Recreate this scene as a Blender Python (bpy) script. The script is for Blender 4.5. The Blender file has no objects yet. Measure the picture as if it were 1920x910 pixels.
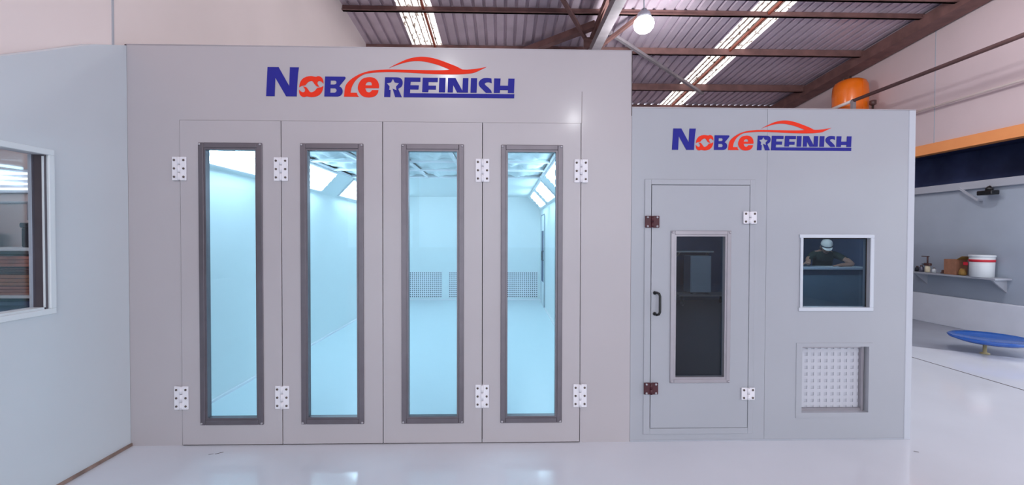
import bpy, bmesh, math, random
from mathutils import Vector, Matrix
random.seed(7)
S = bpy.context.scene
COL = S.collection

# ---------------------------------------------------------------- camera
F_PX = 790.0
yaw, pitch, roll = math.radians(1.30), math.radians(0.87), math.radians(0.15)
fwd = Vector((math.sin(yaw)*math.cos(pitch), math.cos(yaw)*math.cos(pitch), -math.sin(pitch)))
rgt = Vector((math.cos(yaw), -math.sin(yaw), 0.0)); upv = rgt.cross(fwd)
r2 = rgt*math.cos(roll) + upv*math.sin(roll); u2 = upv*math.cos(roll) - rgt*math.sin(roll)
cam_d = bpy.data.cameras.new('camera'); cam = bpy.data.objects.new('camera', cam_d); COL.objects.link(cam)
cam_d.sensor_fit = 'HORIZONTAL'; cam_d.sensor_width = 36.0; cam_d.lens = F_PX/1920.0*36.0
cam_d.clip_start = 0.02; cam_d.clip_end = 200
cam.matrix_world = Matrix(((r2.x, u2.x, -fwd.x, 0.0), (r2.y, u2.y, -fwd.y, -3.2), (r2.z, u2.z, -fwd.z, 1.582), (0, 0, 0, 1)))
S.camera = cam

# ---------------------------------------------------------------- world (bright overcast sky), exposure
W = bpy.data.worlds.new('overcast_sky'); S.world = W; W.use_nodes = True
bgn = W.node_tree.nodes['Background']
bgn.inputs[0].default_value = (0.84, 0.92, 1.0, 1); bgn.inputs[1].default_value = 2.5
S.view_settings.view_transform = 'Standard'; S.view_settings.look = 'None'
S.view_settings.gamma = 1.0; S.view_settings.use_curve_mapping = False
S.view_settings.exposure = 0.0

BOOTH_TUBE = 17.3       # strength of the tubes in the booth
HIGH_BAY = 112.0        # watts of each high-bay lamp

# ---------------------------------------------------------------- materials
def lin(c): return tuple(((v/255.0)/12.92 if v/255.0 <= 0.04045 else ((v/255.0+0.055)/1.055)**2.4) for v in c) + (1.0,)
MATS = {}
def mat(name, rgb, rough=0.5, metal=0.0, var=0.0, vscale=3.0, bump=0.0, bscale=60.0, coat=0.0, spec=0.5, rvar=0.0, emit=None, estr=0.0):
    m = bpy.data.materials.new(name); m.use_nodes = True; nt = m.node_tree; n = nt.nodes; L = nt.links
    p = n['Principled BSDF']; c = lin(rgb)
    p.inputs['Base Color'].default_value = c; p.inputs['Roughness'].default_value = rough
    p.inputs['Metallic'].default_value = metal; p.inputs['Specular IOR Level'].default_value = spec
    p.inputs['Coat Weight'].default_value = coat; p.inputs['Coat Roughness'].default_value = 0.12
    if emit:
        p.inputs['Emission Color'].default_value = emit; p.inputs['Emission Strength'].default_value = estr
    if var or bump or rvar: tc = n.new('ShaderNodeTexCoord')
    if var or rvar:
        nz = n.new('ShaderNodeTexNoise'); nz.inputs['Scale'].default_value = vscale; nz.inputs['Detail'].default_value = 5
        L.new(tc.outputs['Object'], nz.inputs['Vector'])
    if var:
        rp = n.new('ShaderNodeValToRGB')
        rp.color_ramp.elements[0].position = 0.3; rp.color_ramp.elements[1].position = 0.7
        rp.color_ramp.elements[0].color = tuple(v*(1-var) for v in c[:3]) + (1,)
        rp.color_ramp.elements[1].color = tuple(min(1, v*(1+var)) for v in c[:3]) + (1,)
        L.new(nz.outputs['Fac'], rp.inputs['Fac']); L.new(rp.outputs['Color'], p.inputs['Base Color'])
    if rvar:
        mr = n.new('ShaderNodeMapRange'); mr.inputs['To Min'].default_value = max(0.02, rough-rvar); mr.inputs['To Max'].default_value = rough+rvar
        L.new(nz.outputs['Fac'], mr.inputs['Value']); L.new(mr.outputs['Result'], p.inputs['Roughness'])
    if bump:
        nb = n.new('ShaderNodeTexNoise'); nb.inputs['Scale'].default_value = bscale; nb.inputs['Detail'].default_value = 3
        bp = n.new('ShaderNodeBump'); bp.inputs['Strength'].default_value = bump; bp.inputs['Distance'].default_value = 0.01
        L.new(tc.outputs['Object'], nb.inputs['Vector']); L.new(nb.outputs['Fac'], bp.inputs['Height']); L.new(bp.outputs['Normal'], p.inputs['Normal'])
    MATS[name] = m; return m

def glass(name, tint, gloss=1.0, rough=0.0):
    m = bpy.data.materials.new(name); m.use_nodes = True; nt = m.node_tree; n = nt.nodes; L = nt.links
    n.remove(n['Principled BSDF']); out = n['Material Output']
    tr = n.new('ShaderNodeBsdfTransparent'); tr.inputs[0].default_value = tuple(tint) + (1,)
    gl = n.new('ShaderNodeBsdfGlossy'); gl.inputs['Roughness'].default_value = rough; gl.inputs['Color'].default_value = (gloss, gloss, gloss, 1)
    fr = n.new('ShaderNodeFresnel'); fr.inputs['IOR'].default_value = 1.5
    ge = n.new('ShaderNodeNewGeometry'); mr = n.new('ShaderNodeMapRange'); mr.inputs['To Min'].default_value = 1.5; mr.inputs['To Max'].default_value = 1/1.5
    L.new(ge.outputs['Backfacing'], mr.inputs['Value']); L.new(mr.outputs['Result'], fr.inputs['IOR'])
    mx = n.new('ShaderNodeMixShader'); L.new(fr.outputs[0], mx.inputs[0]); L.new(tr.outputs[0], mx.inputs[1]); L.new(gl.outputs[0], mx.inputs[2])
    L.new(mx.outputs[0], out.inputs['Surface']); MATS[name] = m; return m

def emission(name, col, strength):
    m = bpy.data.materials.new(name); m.use_nodes = True; nt = m.node_tree; n = nt.nodes
    n.remove(n['Principled BSDF']); e = n.new('ShaderNodeEmission'); e.inputs[0].default_value = tuple(col) + (1,); e.inputs[1].default_value = strength
    nt.links.new(e.outputs[0], n['Material Output'].inputs['Surface']); MATS[name] = m; return m

mat('booth_white', (188, 182, 186), 0.32, var=0.02, vscale=1.5, bump=0.02, bscale=4, coat=0.25)
mat('cabin_white', (174, 177, 185), 0.34, var=0.02, vscale=1.5, bump=0.02, bscale=4, coat=0.2)
mat('partition_white', (214, 222, 228), 0.4, var=0.02, vscale=1.2)
mat('hall_white', (238, 225, 223), 0.6, var=0.04, vscale=0.8)
mat('hall_pink', (216, 196, 198), 0.7, var=0.04, vscale=0.9)
mat('lower_grey', (172, 182, 196), 0.6, var=0.06, vscale=1.3)
mat('ledge_white', (232, 236, 246), 0.5, var=0.03)
mat('floor_epoxy', (224, 227, 235), 0.10, var=0.045, vscale=0.9, rvar=0.07, bump=0.012, bscale=2.0, spec=0.5)
mat('floor_grey', (160, 164, 176), 0.35, var=0.08, vscale=2)
mat('dirt', (150, 128, 118), 0.8, var=0.3, vscale=12)
mat('dark_seam', (62, 48, 46), 0.7)
mat('interior_white', (232, 238, 240), 0.45, var=0.01)
mat('interior_floor', (214, 228, 234), 0.3, var=0.01)
mat('filter_cloth', (226, 234, 238), 0.9, var=0.03, vscale=9, bump=0.5, bscale=11)
mat('vent_hole', (40, 70, 84), 0.8)
mat('aluminium_dark', (118, 112, 118), 0.38, 0.75, var=0.06, vscale=8)
mat('aluminium_light', (176, 172, 178), 0.35, 0.6, var=0.05, vscale=8)
mat('gasket', (34, 30, 32), 0.8)
mat('hinge_white', (240, 238, 244), 0.35)
mat('screw_dark', (104, 92, 88), 0.4, 0.7)
mat('hinge_red', (74, 26, 36), 0.4, var=0.15, vscale=20)
mat('black_plastic', (22, 23, 26), 0.3)
mat('logo_blue', (36, 36, 144), 0.6, spec=0.3)
mat('logo_orange', (242, 50, 16), 0.6, spec=0.3)
mat('roof_metal', (206, 190, 202), 0.45, 0.25, var=0.10, vscale=2.5)
mat('steel_brown', (122, 88, 84), 0.6, 0.1, var=0.22, vscale=5)
mat('steel_grey', (150, 142, 146), 0.5, 0.2, var=0.12, vscale=5)
mat('rust_red', (156, 78, 58), 0.6, var=0.2, vscale=6)
mat('tank_orange', (244, 116, 8), 0.32, coat=0.3, var=0.06, vscale=4)
mat('trim_orange', (255, 164, 100), 0.6, var=0.06, vscale=3)
mat('annex_dark', (84, 100, 150), 0.7, var=0.3, vscale=2)
mat('pipe_brown', (122, 92, 90), 0.5, 0.2, var=0.15, vscale=6)
mat('pipe_white', (232, 216, 210), 0.5)
mat('post_white', (198, 202, 212), 0.4)
mat('rail_grey', (176, 180, 190), 0.5)
mat('bucket_white', (222, 228, 232), 0.4)
mat('band_red', (206, 40, 58), 0.5)
mat('carton_brown', (166, 116, 90), 0.8, var=0.12, vscale=14)
mat('mustard', (166, 128, 66), 0.7, var=0.2, vscale=20)
mat('bottle_brown', (92, 64, 62), 0.4)
mat('bottle_grey', (104, 104, 120), 0.35, 0.3)
mat('cream', (226, 214, 186), 0.6)
mat('basin_blue', (22, 88, 178), 0.25, coat=0.4)
mat('brass_yellow', (190, 174, 128), 0.5)
mat('cabin_frame', (208, 214, 224), 0.4)
mat('window_white', (228, 236, 240), 0.35)
mat('navy', (44, 62, 98), 0.6, var=0.2, vscale=4)
mat('charcoal', (40, 42, 52), 0.6)
mat('wood_brown', (166, 108, 92), 0.7, var=0.25, vscale=6)
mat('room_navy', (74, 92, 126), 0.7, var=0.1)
mat('room_floor', (46, 48, 58), 0.4, var=0.12, vscale=2)
mat('counter_blue', (112, 138, 158), 0.5, var=0.06)
mat('cabinet_white', (190, 204, 220), 0.4)
mat('skin', (196, 150, 128), 0.6)
mat('shirt_green', (34, 52, 44), 0.85, var=0.15, vscale=18)
mat('trousers', (44, 48, 58), 0.9)
mat('cap_white', (248, 246, 238), 0.8)
mat('cap_grey', (92, 100, 108), 0.8)
mat('hair', (32, 26, 24), 0.8)
mat('paper', (222, 226, 232), 0.8)
mat('lamp_body', (176, 180, 190), 0.4, 0.5)
mat('mesh_white', (198, 200, 209), 0.7)
mat('mesh_back', (190, 192, 202), 0.9)
glass('glass_clear', (0.87, 0.96, 1.0), 0.4)
glass('glass_tinted', (0.80, 0.88, 0.94), 0.6)
glass('glass_side', (0.95, 0.97, 1.0))
emission('tube_cyan', (0.68, 0.90, 1.0), BOOTH_TUBE)
emission('tube_white', (0.92, 0.96, 1.0), 3.0)
emission('room_fill_tube', (1.0, 0.94, 0.97), 60.0)
emission('lamp_glow', (0.97, 0.99, 1.0), 25.0)
emission('cabin_fill_tube', (0.80, 0.92, 1.0), 190.0)
def skylight_mat():
    m = bpy.data.materials.new('skylight_sheet'); m.use_nodes = True; nt = m.node_tree; n = nt.nodes; L = nt.links
    n.remove(n['Principled BSDF'])
    tl = n.new('ShaderNodeBsdfTranslucent'); tp = n.new('ShaderNodeBsdfTransparent'); df = n.new('ShaderNodeBsdfDiffuse')
    tc = n.new('ShaderNodeTexCoord'); mp = n.new('ShaderNodeMapping'); mp.inputs['Scale'].default_value = (22, 9, 5)
    nz = n.new('ShaderNodeTexNoise'); nz.inputs['Scale'].default_value = 1.0; nz.inputs['Detail'].default_value = 4
    rp = n.new('ShaderNodeValToRGB'); rp.color_ramp.elements[0].position = 0.38; rp.color_ramp.elements[1].position = 0.42
    rp.color_ramp.elements[0].color = (0.2, 0.14, 0.11, 1); rp.color_ramp.elements[1].color = (1.0, 0.87, 0.80, 1)
    L.new(tc.outputs['Object'], mp.inputs[0]); L.new(mp.outputs[0], nz.inputs['Vector']); L.new(nz.outputs['Fac'], rp.inputs['Fac'])
    wv = n.new('ShaderNodeTexWave'); wv.bands_direction = 'X'; wv.inputs['Scale'].default_value = 1/.115*.314159*2/2; wv.inputs['Distortion'].default_value = .6; wv.inputs['Detail Scale'].default_value = 3
    r2_ = n.new('ShaderNodeValToRGB'); r2_.color_ramp.elements[0].position = .03; r2_.color_ramp.elements[0].color = (.13, .10, .09, 1); r2_.color_ramp.elements[1].position = .14
    ml = n.new('ShaderNodeMix'); ml.data_type = 'RGBA'; ml.blend_type = 'MULTIPLY'; ml.inputs[0].default_value = 1.0
    L.new(tc.outputs['Object'], wv.inputs['Vector']); L.new(wv.outputs['Fac'], r2_.inputs['Fac']); L.new(r2_.outputs['Color'], ml.inputs[6]); L.new(rp.outputs['Color'], ml.inputs[7])
    L.new(ml.outputs[2], tl.inputs[0]); L.new(ml.outputs[2], tp.inputs[0])
    mx = n.new('ShaderNodeMixShader'); mx.inputs[0].default_value = 0.45
    L.new(tl.outputs[0], mx.inputs[1]); L.new(tp.outputs[0], mx.inputs[2]); L.new(mx.outputs[0], n['Material Output'].inputs['Surface'])
    MATS['skylight_sheet'] = m
skylight_mat()

# ---------------------------------------------------------------- object helpers
ORIG = {}
def link(o, parent=None, at=(0, 0, 0)):
    COL.objects.link(o); at = Vector(at)
    if parent is not None:
        o.parent = parent; o.location = at - ORIG[parent.name]
    else: o.location = at
    ORIG[o.name] = at.copy(); return o
def tag(o, label=None, cat=None, group=None, kind=None):
    if label: o['label'] = label
    if cat: o['category'] = cat
    if group: o['group'] = group
    if kind: o['kind'] = kind
    return o
def thing(name, at, label=None, cat=None, group=None, kind=None, parent=None):
    o = bpy.data.objects.new(name, None); o.empty_display_size = 0.1
    link(o, parent, at); return tag(o, label, cat, group, kind)

class MB:
    """collects boxes, cylinders, prisms in world coordinates; build() links them as one mesh object"""
    def __init__(s): s.bm = bmesh.new(); s.slots = []
    def _slot(s, m):
        if m is None: return 0
        if m not in s.slots: s.slots.append(m)
        return s.slots.index(m)
    def box(s, x0, x1, y0, y1, z0, z1, b=0.0, m=None, M=None):
        r = bmesh.ops.create_cube(s.bm, size=1.0); vs = r['verts']
        for v in vs: v.co = Vector(((x0+x1)/2+v.co.x*(x1-x0), (y0+y1)/2+v.co.y*(y1-y0), (z0+z1)/2+v.co.z*(z1-z0)))
        fs = set(f for v in vs for f in v.link_faces)
        if b > 0:
            es = list(set(e for v in vs for e in v.link_edges))
            rr = bmesh.ops.bevel(s.bm, geom=es, offset=b, segments=1, affect='EDGES', profile=0.5)
            vs = set(rr['verts']); fs = set(rr['faces'])
            for v in list(vs):
                for f in v.link_faces: fs.add(f); vs.update(f.verts)
        k = s._slot(m)
        for f in fs: f.material_index = k
        if M is not None: bmesh.ops.transform(s.bm, matrix=M, verts=list(vs))
        return s
    def poly(s, pts, faces, m=None, smooth=False):
        vs = [s.bm.verts.new(p) for p in pts]; k = s._slot(m)
        for f in faces:
            try:
                ff = s.bm.faces.new([vs[i] for i in f]); ff.material_index = k; ff.smooth = smooth
            except ValueError: pass
        return s
    def cyl(s, p0, p1, r0, r1=None, n=12, m=None, caps=True, smooth=True):
        p0 = Vector(p0); p1 = Vector(p1); r1 = r0 if r1 is None else r1
        d = (p1-p0).normalized(); a = d.orthogonal().normalized(); b = d.cross(a)
        pts = []
        for p, r in ((p0, r0), (p1, r1)):
            for i in range(n):
                t = 2*math.pi*i/n; pts.append(p+(a*math.cos(t)+b*math.sin(t))*r)
        k = s._slot(m); vs = [s.bm.verts.new(p) for p in pts]
        for i in range(n):
            f = s.bm.faces.new((vs[i], vs[(i+1) % n], vs[n+(i+1) % n], vs[n+i])); f.smooth = smooth; f.material_index = k
        if caps:
            for f in (s.bm.faces.new(vs[:n][::-1]), s.bm.faces.new(vs[n:])): f.material_index = k
        return s
    def lathe(s, c, prof, n=24, axis='Z', m=None, ex=1.0, ey=1.0):
        c = Vector(c); rings = []; k = s._slot(m)
        for r, h in prof:
            ring = []
            for i in range(n):
                t = 2*math.pi*i/n; p = Vector((r*ex*math.cos(t), r*ey*math.sin(t), h))
                if axis == 'Y': p = Vector((p.x, p.z, p.y))
                ring.append(s.bm.verts.new(c+p))
            rings.append(ring)
        for a, b in zip(rings, rings[1:]):
            for i in range(n):
                f = s.bm.faces.new((a[i], a[(i+1) % n], b[(i+1) % n], b[i])); f.smooth = True; f.material_index = k
        for ring in (rings[0], rings[-1]):
            f = s.bm.faces.new(ring); f.material_index = k
        return s
    def tube(s, path, r, n=8, m=None):
        P = [Vector(p) for p in path]; rings = []; k = s._slot(m)
        for i, p in enumerate(P):
            d = (P[min(i+1, len(P)-1)]-P[max(i-1, 0)]).normalized()
            if i == 0: a = d.orthogonal().normalized()
            else: a = (a-d*a.dot(d)).normalized()
            b = d.cross(a)
            rings.append([s.bm.verts.new(p+(a*math.cos(2*math.pi*j/n)+b*math.sin(2*math.pi*j/n))*r) for j in range(n)])
        for A, B in zip(rings, rings[1:]):
            for j in range(n):
                f = s.bm.faces.new((A[j], A[(j+1) % n], B[(j+1) % n], B[j])); f.smooth = True; f.material_index = k
        for ring in (rings[0], rings[-1]):
            f = s.bm.faces.new(ring); f.material_index = k
        return s
    def beam(s, p0, p1, w, h, m=None):
        """rectangular bar from p0 to p1, w across, h high"""
        p0 = Vector(p0); p1 = Vector(p1); d = (p1-p0).normalized()
        a = d.cross(Vector((0, 0, 1)));  a = a.normalized() if a.length > 1e-4 else Vector((1, 0, 0)); b = a.cross(d).normalized()
        pts = [p+a*sx*w/2+b*sz*h/2 for p in (p0, p1) for sx, sz in ((-1, -1), (1, -1), (1, 1), (-1, 1))]
        return s.poly(pts, [(0, 1, 2, 3), (7, 6, 5, 4), (0, 4, 5, 1), (1, 5, 6, 2), (2, 6, 7, 3), (3, 7, 4, 0)], m)
    def mesh(s, name, m=None):
        bmesh.ops.recalc_face_normals(s.bm, faces=s.bm.faces[:])
        me = bpy.data.meshes.new(name); s.bm.to_mesh(me); s.bm.free()
        for q in (s.slots or [m]): me.materials.append(MATS[q])
        return me
    def build(s, name, m=None, parent=None, at=(0, 0, 0), **kw):
        o = bpy.data.objects.new(name, s.mesh(name, m)); link(o, parent, at); return tag(o, **kw)
def put(name, me, parent=None, at=(0, 0, 0), **kw):
    return tag(link(bpy.data.objects.new(name, me), parent, at), **kw)
def panel_with_holes(mb, x0, x1, z0, z1, y0, y1, holes, m=None):
    """wall slab in the XZ plane with rectangular holes (xa, xb, za, zb)"""
    xs = sorted(set([x0, x1]+[h[0] for h in holes]+[h[1] for h in holes])); zs = sorted(set([z0, z1]+[h[2] for h in holes]+[h[3] for h in holes]))
    def solid(i, j):
        if i < 0 or j < 0 or i >= len(xs)-1 or j >= len(zs)-1: return False
        cx = (xs[i]+xs[i+1])/2; cz = (zs[j]+zs[j+1])/2
        return not any(h[0] < cx < h[1] and h[2] < cz < h[3] for h in holes)
    for i in range(len(xs)-1):
        for j in range(len(zs)-1):
            if not solid(i, j): continue
            a, b, c, d = xs[i], xs[i+1], zs[j], zs[j+1]
            mb.poly([(a, y0, c), (b, y0, c), (b, y0, d), (a, y0, d)], [(0, 1, 2, 3)], m)
            mb.poly([(a, y1, c), (b, y1, c), (b, y1, d), (a, y1, d)], [(3, 2, 1, 0)], m)
            for (ii, jj, q) in ((i-1, j, [(a, y0, c), (a, y0, d), (a, y1, d), (a, y1, c)]), (i+1, j, [(b, y0, c), (b, y1, c), (b, y1, d), (b, y0, d)]),
                                (i, j-1, [(a, y0, c), (a, y1, c), (b, y1, c), (b, y0, c)]), (i, j+1, [(a, y0, d), (b, y0, d), (b, y1, d), (a, y1, d)])):
                if not solid(ii, jj): mb.poly(q, [(0, 1, 2, 3)], m)
    bmesh.ops.remove_doubles(mb.bm, verts=mb.bm.verts[:], dist=1e-5)
    return mb

# ================================================================= THE SETTING
fl = MB().box(-7.4, 9.6, -10.5, 9.2, -0.12, 0.0).build('floor', 'floor_epoxy', kind='structure', label='glossy white epoxy floor of the workshop hall')
MB().box(5.39, 5.405, -6.0, 8.9, 0.0, 0.0015).build('floor_joint', 'dark_seam', fl)
MB().poly([(6.25, 3.1, .002), (5.95, 2.75, .002), (6.85, 2.1, .002), (8.0, 1.0, .002), (8.0, 8.9, .002), (6.25, 8.9, .002)], [(0, 1, 2, 3, 4, 5)]).build('bare_strip', 'floor_grey', fl)
for (x, y, a, l, w) in ((-2.05, -.12, .5, .05, .008), (-2.10, -.135, .3, .03, .006), (3.05, -.19, -.6, .03, .008)):
    c, s_ = math.cos(a), math.sin(a)
    MB().poly([(x-c*l/2+s_*w/2, y-s_*l/2-c*w/2, .001), (x+c*l/2, y+s_*l/2, .001), (x+c*l/2-s_*w, y+s_*l/2+c*w, .001), (x-c*l/2-s_*w/2, y-s_*l/2+c*w/2, .001)], [(0, 1, 2, 3)]).build('scuff_mark', 'dark_seam', fl)

# left partition beside the booth: slanting top edge, window opening
PX = -2.78
wl = thing('wall_left', (PX, -1.5, 0), kind='structure', label='pale partition wall with slanting top edge beside the booth')
pm = MB()
YW0, YW1, ZW0, ZW1 = -2.6, -0.56, 1.13, 2.07      # window opening
def slab_x(mb, xa, xb, outline):
    n = len(outline); pts = [(xa, y, z) for y, z in outline]+[(xb, y, z) for y, z in outline]
    fs = [tuple(range(n)), tuple(range(2*n-1, n-1, -1))]+[(i, (i+1) % n, n+(i+1) % n, n+i) for i in range(n)]
    mb.poly(pts, fs)
for o_ in ([(-.002, 0), (-.002, 2.985), (-.25, 2.88), (YW1, 2.70), (YW1, 0)],
           [(YW1, ZW1), (YW1, 2.70), (-.79, 2.57), (-1.2, 2.42), (YW0, 2.36), (YW0, ZW1)],
           [(YW1, 0), (YW1, ZW0), (YW0, ZW0), (YW0, 0)], [(YW0, 0), (YW0, 2.36), (-4.4, 2.36), (-4.4, 0)]):
    slab_x(pm, PX-.077, PX, o_)
pm.build('wall_panel', 'partition_white', wl)
MB().box(PX, PX+.012, -4.4, -.002, 0.002, .022).build('baseboard_left', 'dirt', kind='structure', label='dirty sealing strip where the left partition meets the floor')
# hall wall above and behind the partition
hw = MB(); slab_x(hw, -2.96, -2.86, [(0.03, 0), (0.03, 2.3), (-10.4, 2.3), (-10.4, 6.78), (9.03, 5.36), (9.03, 0)])
hw.build('wall_left_upper', 'hall_white', kind='structure', label='cream hall side wall rising above the booth to the roof')
MB().box(-2.861, -2.853, -.03, -.018, 2.9, 5.9).build('trim_1', 'rail_grey', kind='structure', label='vertical cover strip on the cream wall above the booth corner')

# window in the partition
wn = thing('window_1', (PX, -1.6, 1.1), kind='structure', label='long white-framed window in the left partition')
fw = .035
MB().box(PX, PX+.014, YW0-fw, YW1+fw, ZW1, ZW1+fw, .003).build('frame_rail', 'window_white', wn)
MB().box(PX, PX+.014, YW0-fw, YW1+fw, ZW0-fw, ZW0, .003).build('frame_rail', 'window_white', wn)
MB().box(PX, PX+.014, YW1, YW1+fw, ZW0, ZW1, .003).build('frame_stile', 'window_white', wn)
MB().box(PX, PX+.014, YW0-fw, YW0, ZW0, ZW1, .003).build('frame_stile', 'window_white', wn)
MB().box(PX-.082, PX-.002, YW1-.012, YW1, ZW0, ZW1).build('jamb', 'aluminium_dark', wn)
MB().box(PX-.082, PX-.002, YW0, YW0+.012, ZW0, ZW1).build('jamb', 'aluminium_dark', wn)
MB().box(PX-.012, PX-.004, YW1-.018, YW1-.012, ZW0+.01, ZW1-.01).build('white_bead', 'window_white', wn)
MB().box(PX-.090, PX-.078, YW1-.022, YW1-.012, ZW0, ZW1).build('white_bead', 'window_white', wn)
MB().box(PX-.090, PX-.002, YW0, YW1-.022, ZW0, ZW0+.012).build('sill', 'window_white', wn)
MB().box(PX-.066, PX-.061, YW0+.012, YW1-.012, ZW0+.012, ZW1).build('pane', 'glass_side', wn)

# side room beyond the window
MB().box(-7.3, -2.97, 1.5, 1.56, 0, 2.75).build('wall_side_room_back', 'hall_white', kind='structure', label='white back wall of the room behind the left window')
MB().box(-7.36, -7.3, -4.5, 1.56, 0, 2.75).build('wall_side_room_far', 'hall_white', kind='structure', label='far side wall of the room behind the left window')
MB().box(-7.36, -2.97, -4.5, 1.56, 2.75, 2.81).build('ceiling_side_room', 'hall_white', kind='structure', label='flat white ceiling of the room behind the left window')
MB().box(-7.3, -2.87, -4.5, -4.44, 0, 2.75).build('wall_side_room_front', 'hall_white', kind='structure', label='near wall of the room behind the left window')
ft = thing('strip_light', (-5.0, 1.48, 2.05), 'four-tube strip light glowing on the wall seen through left window', 'light')
MB().box(-5.9, -4.1, 1.47, 1.5, 2.03, 2.29, .004).build('backplate', 'lower_grey', ft)
for k in range(4): MB().cyl((-5.85, 1.45, 2.075+k*.055), (-4.15, 1.45, 2.075+k*.055), .010, n=8).build('tube', 'tube_white', ft)
sr = thing('added_room_light', (-4.6, -.4, 2.7), 'unseen tube light added to brighten the room behind the left window', 'light')  # hidden fill lamp, added so the side room is not dull
MB().box(-5.3, -3.9, -.45, -.35, 2.71, 2.75, .003).build('housing', 'window_white', sr); MB().cyl((-5.25, -.4, 2.69), (-3.95, -.4, 2.69), .014, n=8).build('tube', 'room_fill_tube', sr)
cd = thing('conduit_pipe', (-5, 1.48, 1.93), 'thin grey conduit on the white wall under the strip light', 'pipe')
MB().cyl((-6.4, 1.475, 1.93), (-3.6, 1.475, 1.93), .014).cyl((-5.12, 1.475, 1.93), (-5.12, 1.475, 1.74), .012).build('run', 'rail_grey', cd)
for x in (-6.0, -4.4): MB().box(x-.02, x+.02, 1.45, 1.5, 1.905, 1.955).build('clip', 'lamp_body', cd)
rk = thing('storage_rack', (-5.1, 1.2, 0), 'white storage rack with a shelf behind the left window', 'rack')
for x in (-6.3, -3.9):
    for y in (.92, 1.4): MB().box(x-.02, x+.02, y-.02, y+.02, 0, 1.46).build('post', 'window_white', rk)
for z in (.55, .98, 1.43): MB().box(-6.35, -3.85, .88, 1.45, z, z+.025, .002).build('shelf', 'window_white', rk)
for (x0, x1, h, lb) in ((-5.95, -5.27, .24, 'wide dark storage box on the rack shelf behind left window'), (-4.90, -4.4, .25, 'narrow dark storage box beside the wide one on rack shelf')):
    b = thing('storage_box', ((x0+x1)/2, 1.15, 1.455), lb, 'box', 'dark boxes on the rack')
    MB().box(x0, x1, 1.20, 1.32, 1.455, 1.455+h*.8, .01).build('body', 'charcoal', b); MB().box(x0-.01, x1+.01, 1.19, 1.33, 1.455+h*.8, 1.455+h, .01).build('lid', 'charcoal', b)
pl = 0
for k, (z0, z1, m_, lb) in enumerate(((1.005, 1.09, 'wood_brown', 'lowest brown plank bundle on the rack'), (1.095, 1.20, 'carton_brown', 'tan flattened cartons in the middle of the rack pile'),
                                     (1.205, 1.27, 'bottle_brown', 'dark brown board lying in the rack pile'), (1.275, 1.38, 'wood_brown', 'topmost brown plank bundle on the rack pile'))):
    b = thing('board_bundle', (-5, 1.1, z0), lb, 'boards', 'boards piled on the rack')
    n_ = 3; dz = (z1-z0)/n_
    for q in range(n_): MB().box(-6.2+.05*k+random.uniform(0, .1), -4.05-random.uniform(0, .12), .92+random.uniform(0, .02), 1.4, z0+q*dz+.001, z0+(q+1)*dz-.003, .002).build('board', m_, b)
bn = thing('storage_bin', (-5.1, 1.15, .575), 'navy plastic bin on the bottom shelf of the rack', 'bin')
MB().box(-5.9, -4.3, .93, 1.38, .575, .93, .02).build('body', 'navy', bn); MB().box(-5.93, -4.27, .91, 1.40, .90, .95, .008).build('rim', 'navy', bn)

# right wall: grey lower wall, dark open band, pink upper wall with orange edge
RX = 8.0
wr = thing('wall_right', (RX, 2, 0), kind='structure', label='grey-blue lower side wall beyond the control cabin')
MB().box(RX, RX+.1, 2.9, 9.03, 0, 2.40).box(RX, RX+.1, -10.4, -6.0, 0, 2.40).build('wall_face', 'lower_grey', wr)
MB().box(RX-.06, RX+.12, 2.9, 9.03, 2.40, 2.53, .006).build('top_rail', 'rail_grey', wr)
MB().box(RX-.10, RX, 2.9, 4.77, 0.0, .53, .008).build('white_ledge', 'ledge_white', wr)
wu = thing('wall_right_upper', (RX, 2, 3.16), kind='structure', label='pinkish upper side wall of the hall with orange bottom edge')
m_ = MB(); slab_x(m_, RX+.08, RX+.2, [(-10.4, 3.17), (-10.4, 6.75), (9.03, 5.34), (9.03, 3.17)]); m_.build('wall_face', 'hall_pink', wu)
MB().box(RX+.05, RX+.22, -10.4, 9.1, 3.155, 3.345).build('orange_edge', 'trim_orange', wu)
for y in (4.54, 1.2, -2.2): MB().box(RX+.075, RX+.082, y-.006, y+.006, 3.35, 5.6).build('seam', 'rail_grey', wu)
MB().box(RX+1.4, RX+1.5, 3.0, 9.1, 0, 3.3).box(RX+.1, RX+1.4, 9.0, 9.1, 0, 3.4).build('wall_annex', 'annex_dark', kind='structure', label='dark wall of the annex seen through the open band')
MB().box(RX+.1, RX+1.5, 2.9, 3.0, 0, 3.4).build('wall_annex_end', 'hall_pink', kind='structure', label='end wall of the annex beside the open side doorway')
MB().box(RX+.2, RX+1.5, 3.0, 9.1, 3.3, 3.4).build('ceiling_annex', 'annex_dark', kind='structure', label='dark ceiling of the annex behind the side wall')
MB().box(-2.9, 8.2, 8.93, 9.03, 0, 5.27).build('wall_back', 'hall_pink', kind='structure', label='far end wall of the hall behind the booth')

panel_with_holes(MB(), -2.9, 8.2, 0, 6.7, -10.5, -10.4, [(-2.7, 5.2, -.5, 4.4)]).build('wall_front', 'hall_white', kind='structure', label='unseen hall end wall, its wide doorway shaped to light the booth front')  # opening sized and placed for the daylight it throws on the booth front
MB().poly([(-60, -60, -.13), (60, -60, -.13), (60, 60, -.13), (-60, 60, -.13)], [(0, 1, 2, 3)]).build('ground', 'floor_grey', kind='structure', label='pale concrete ground outside the hall')
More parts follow.
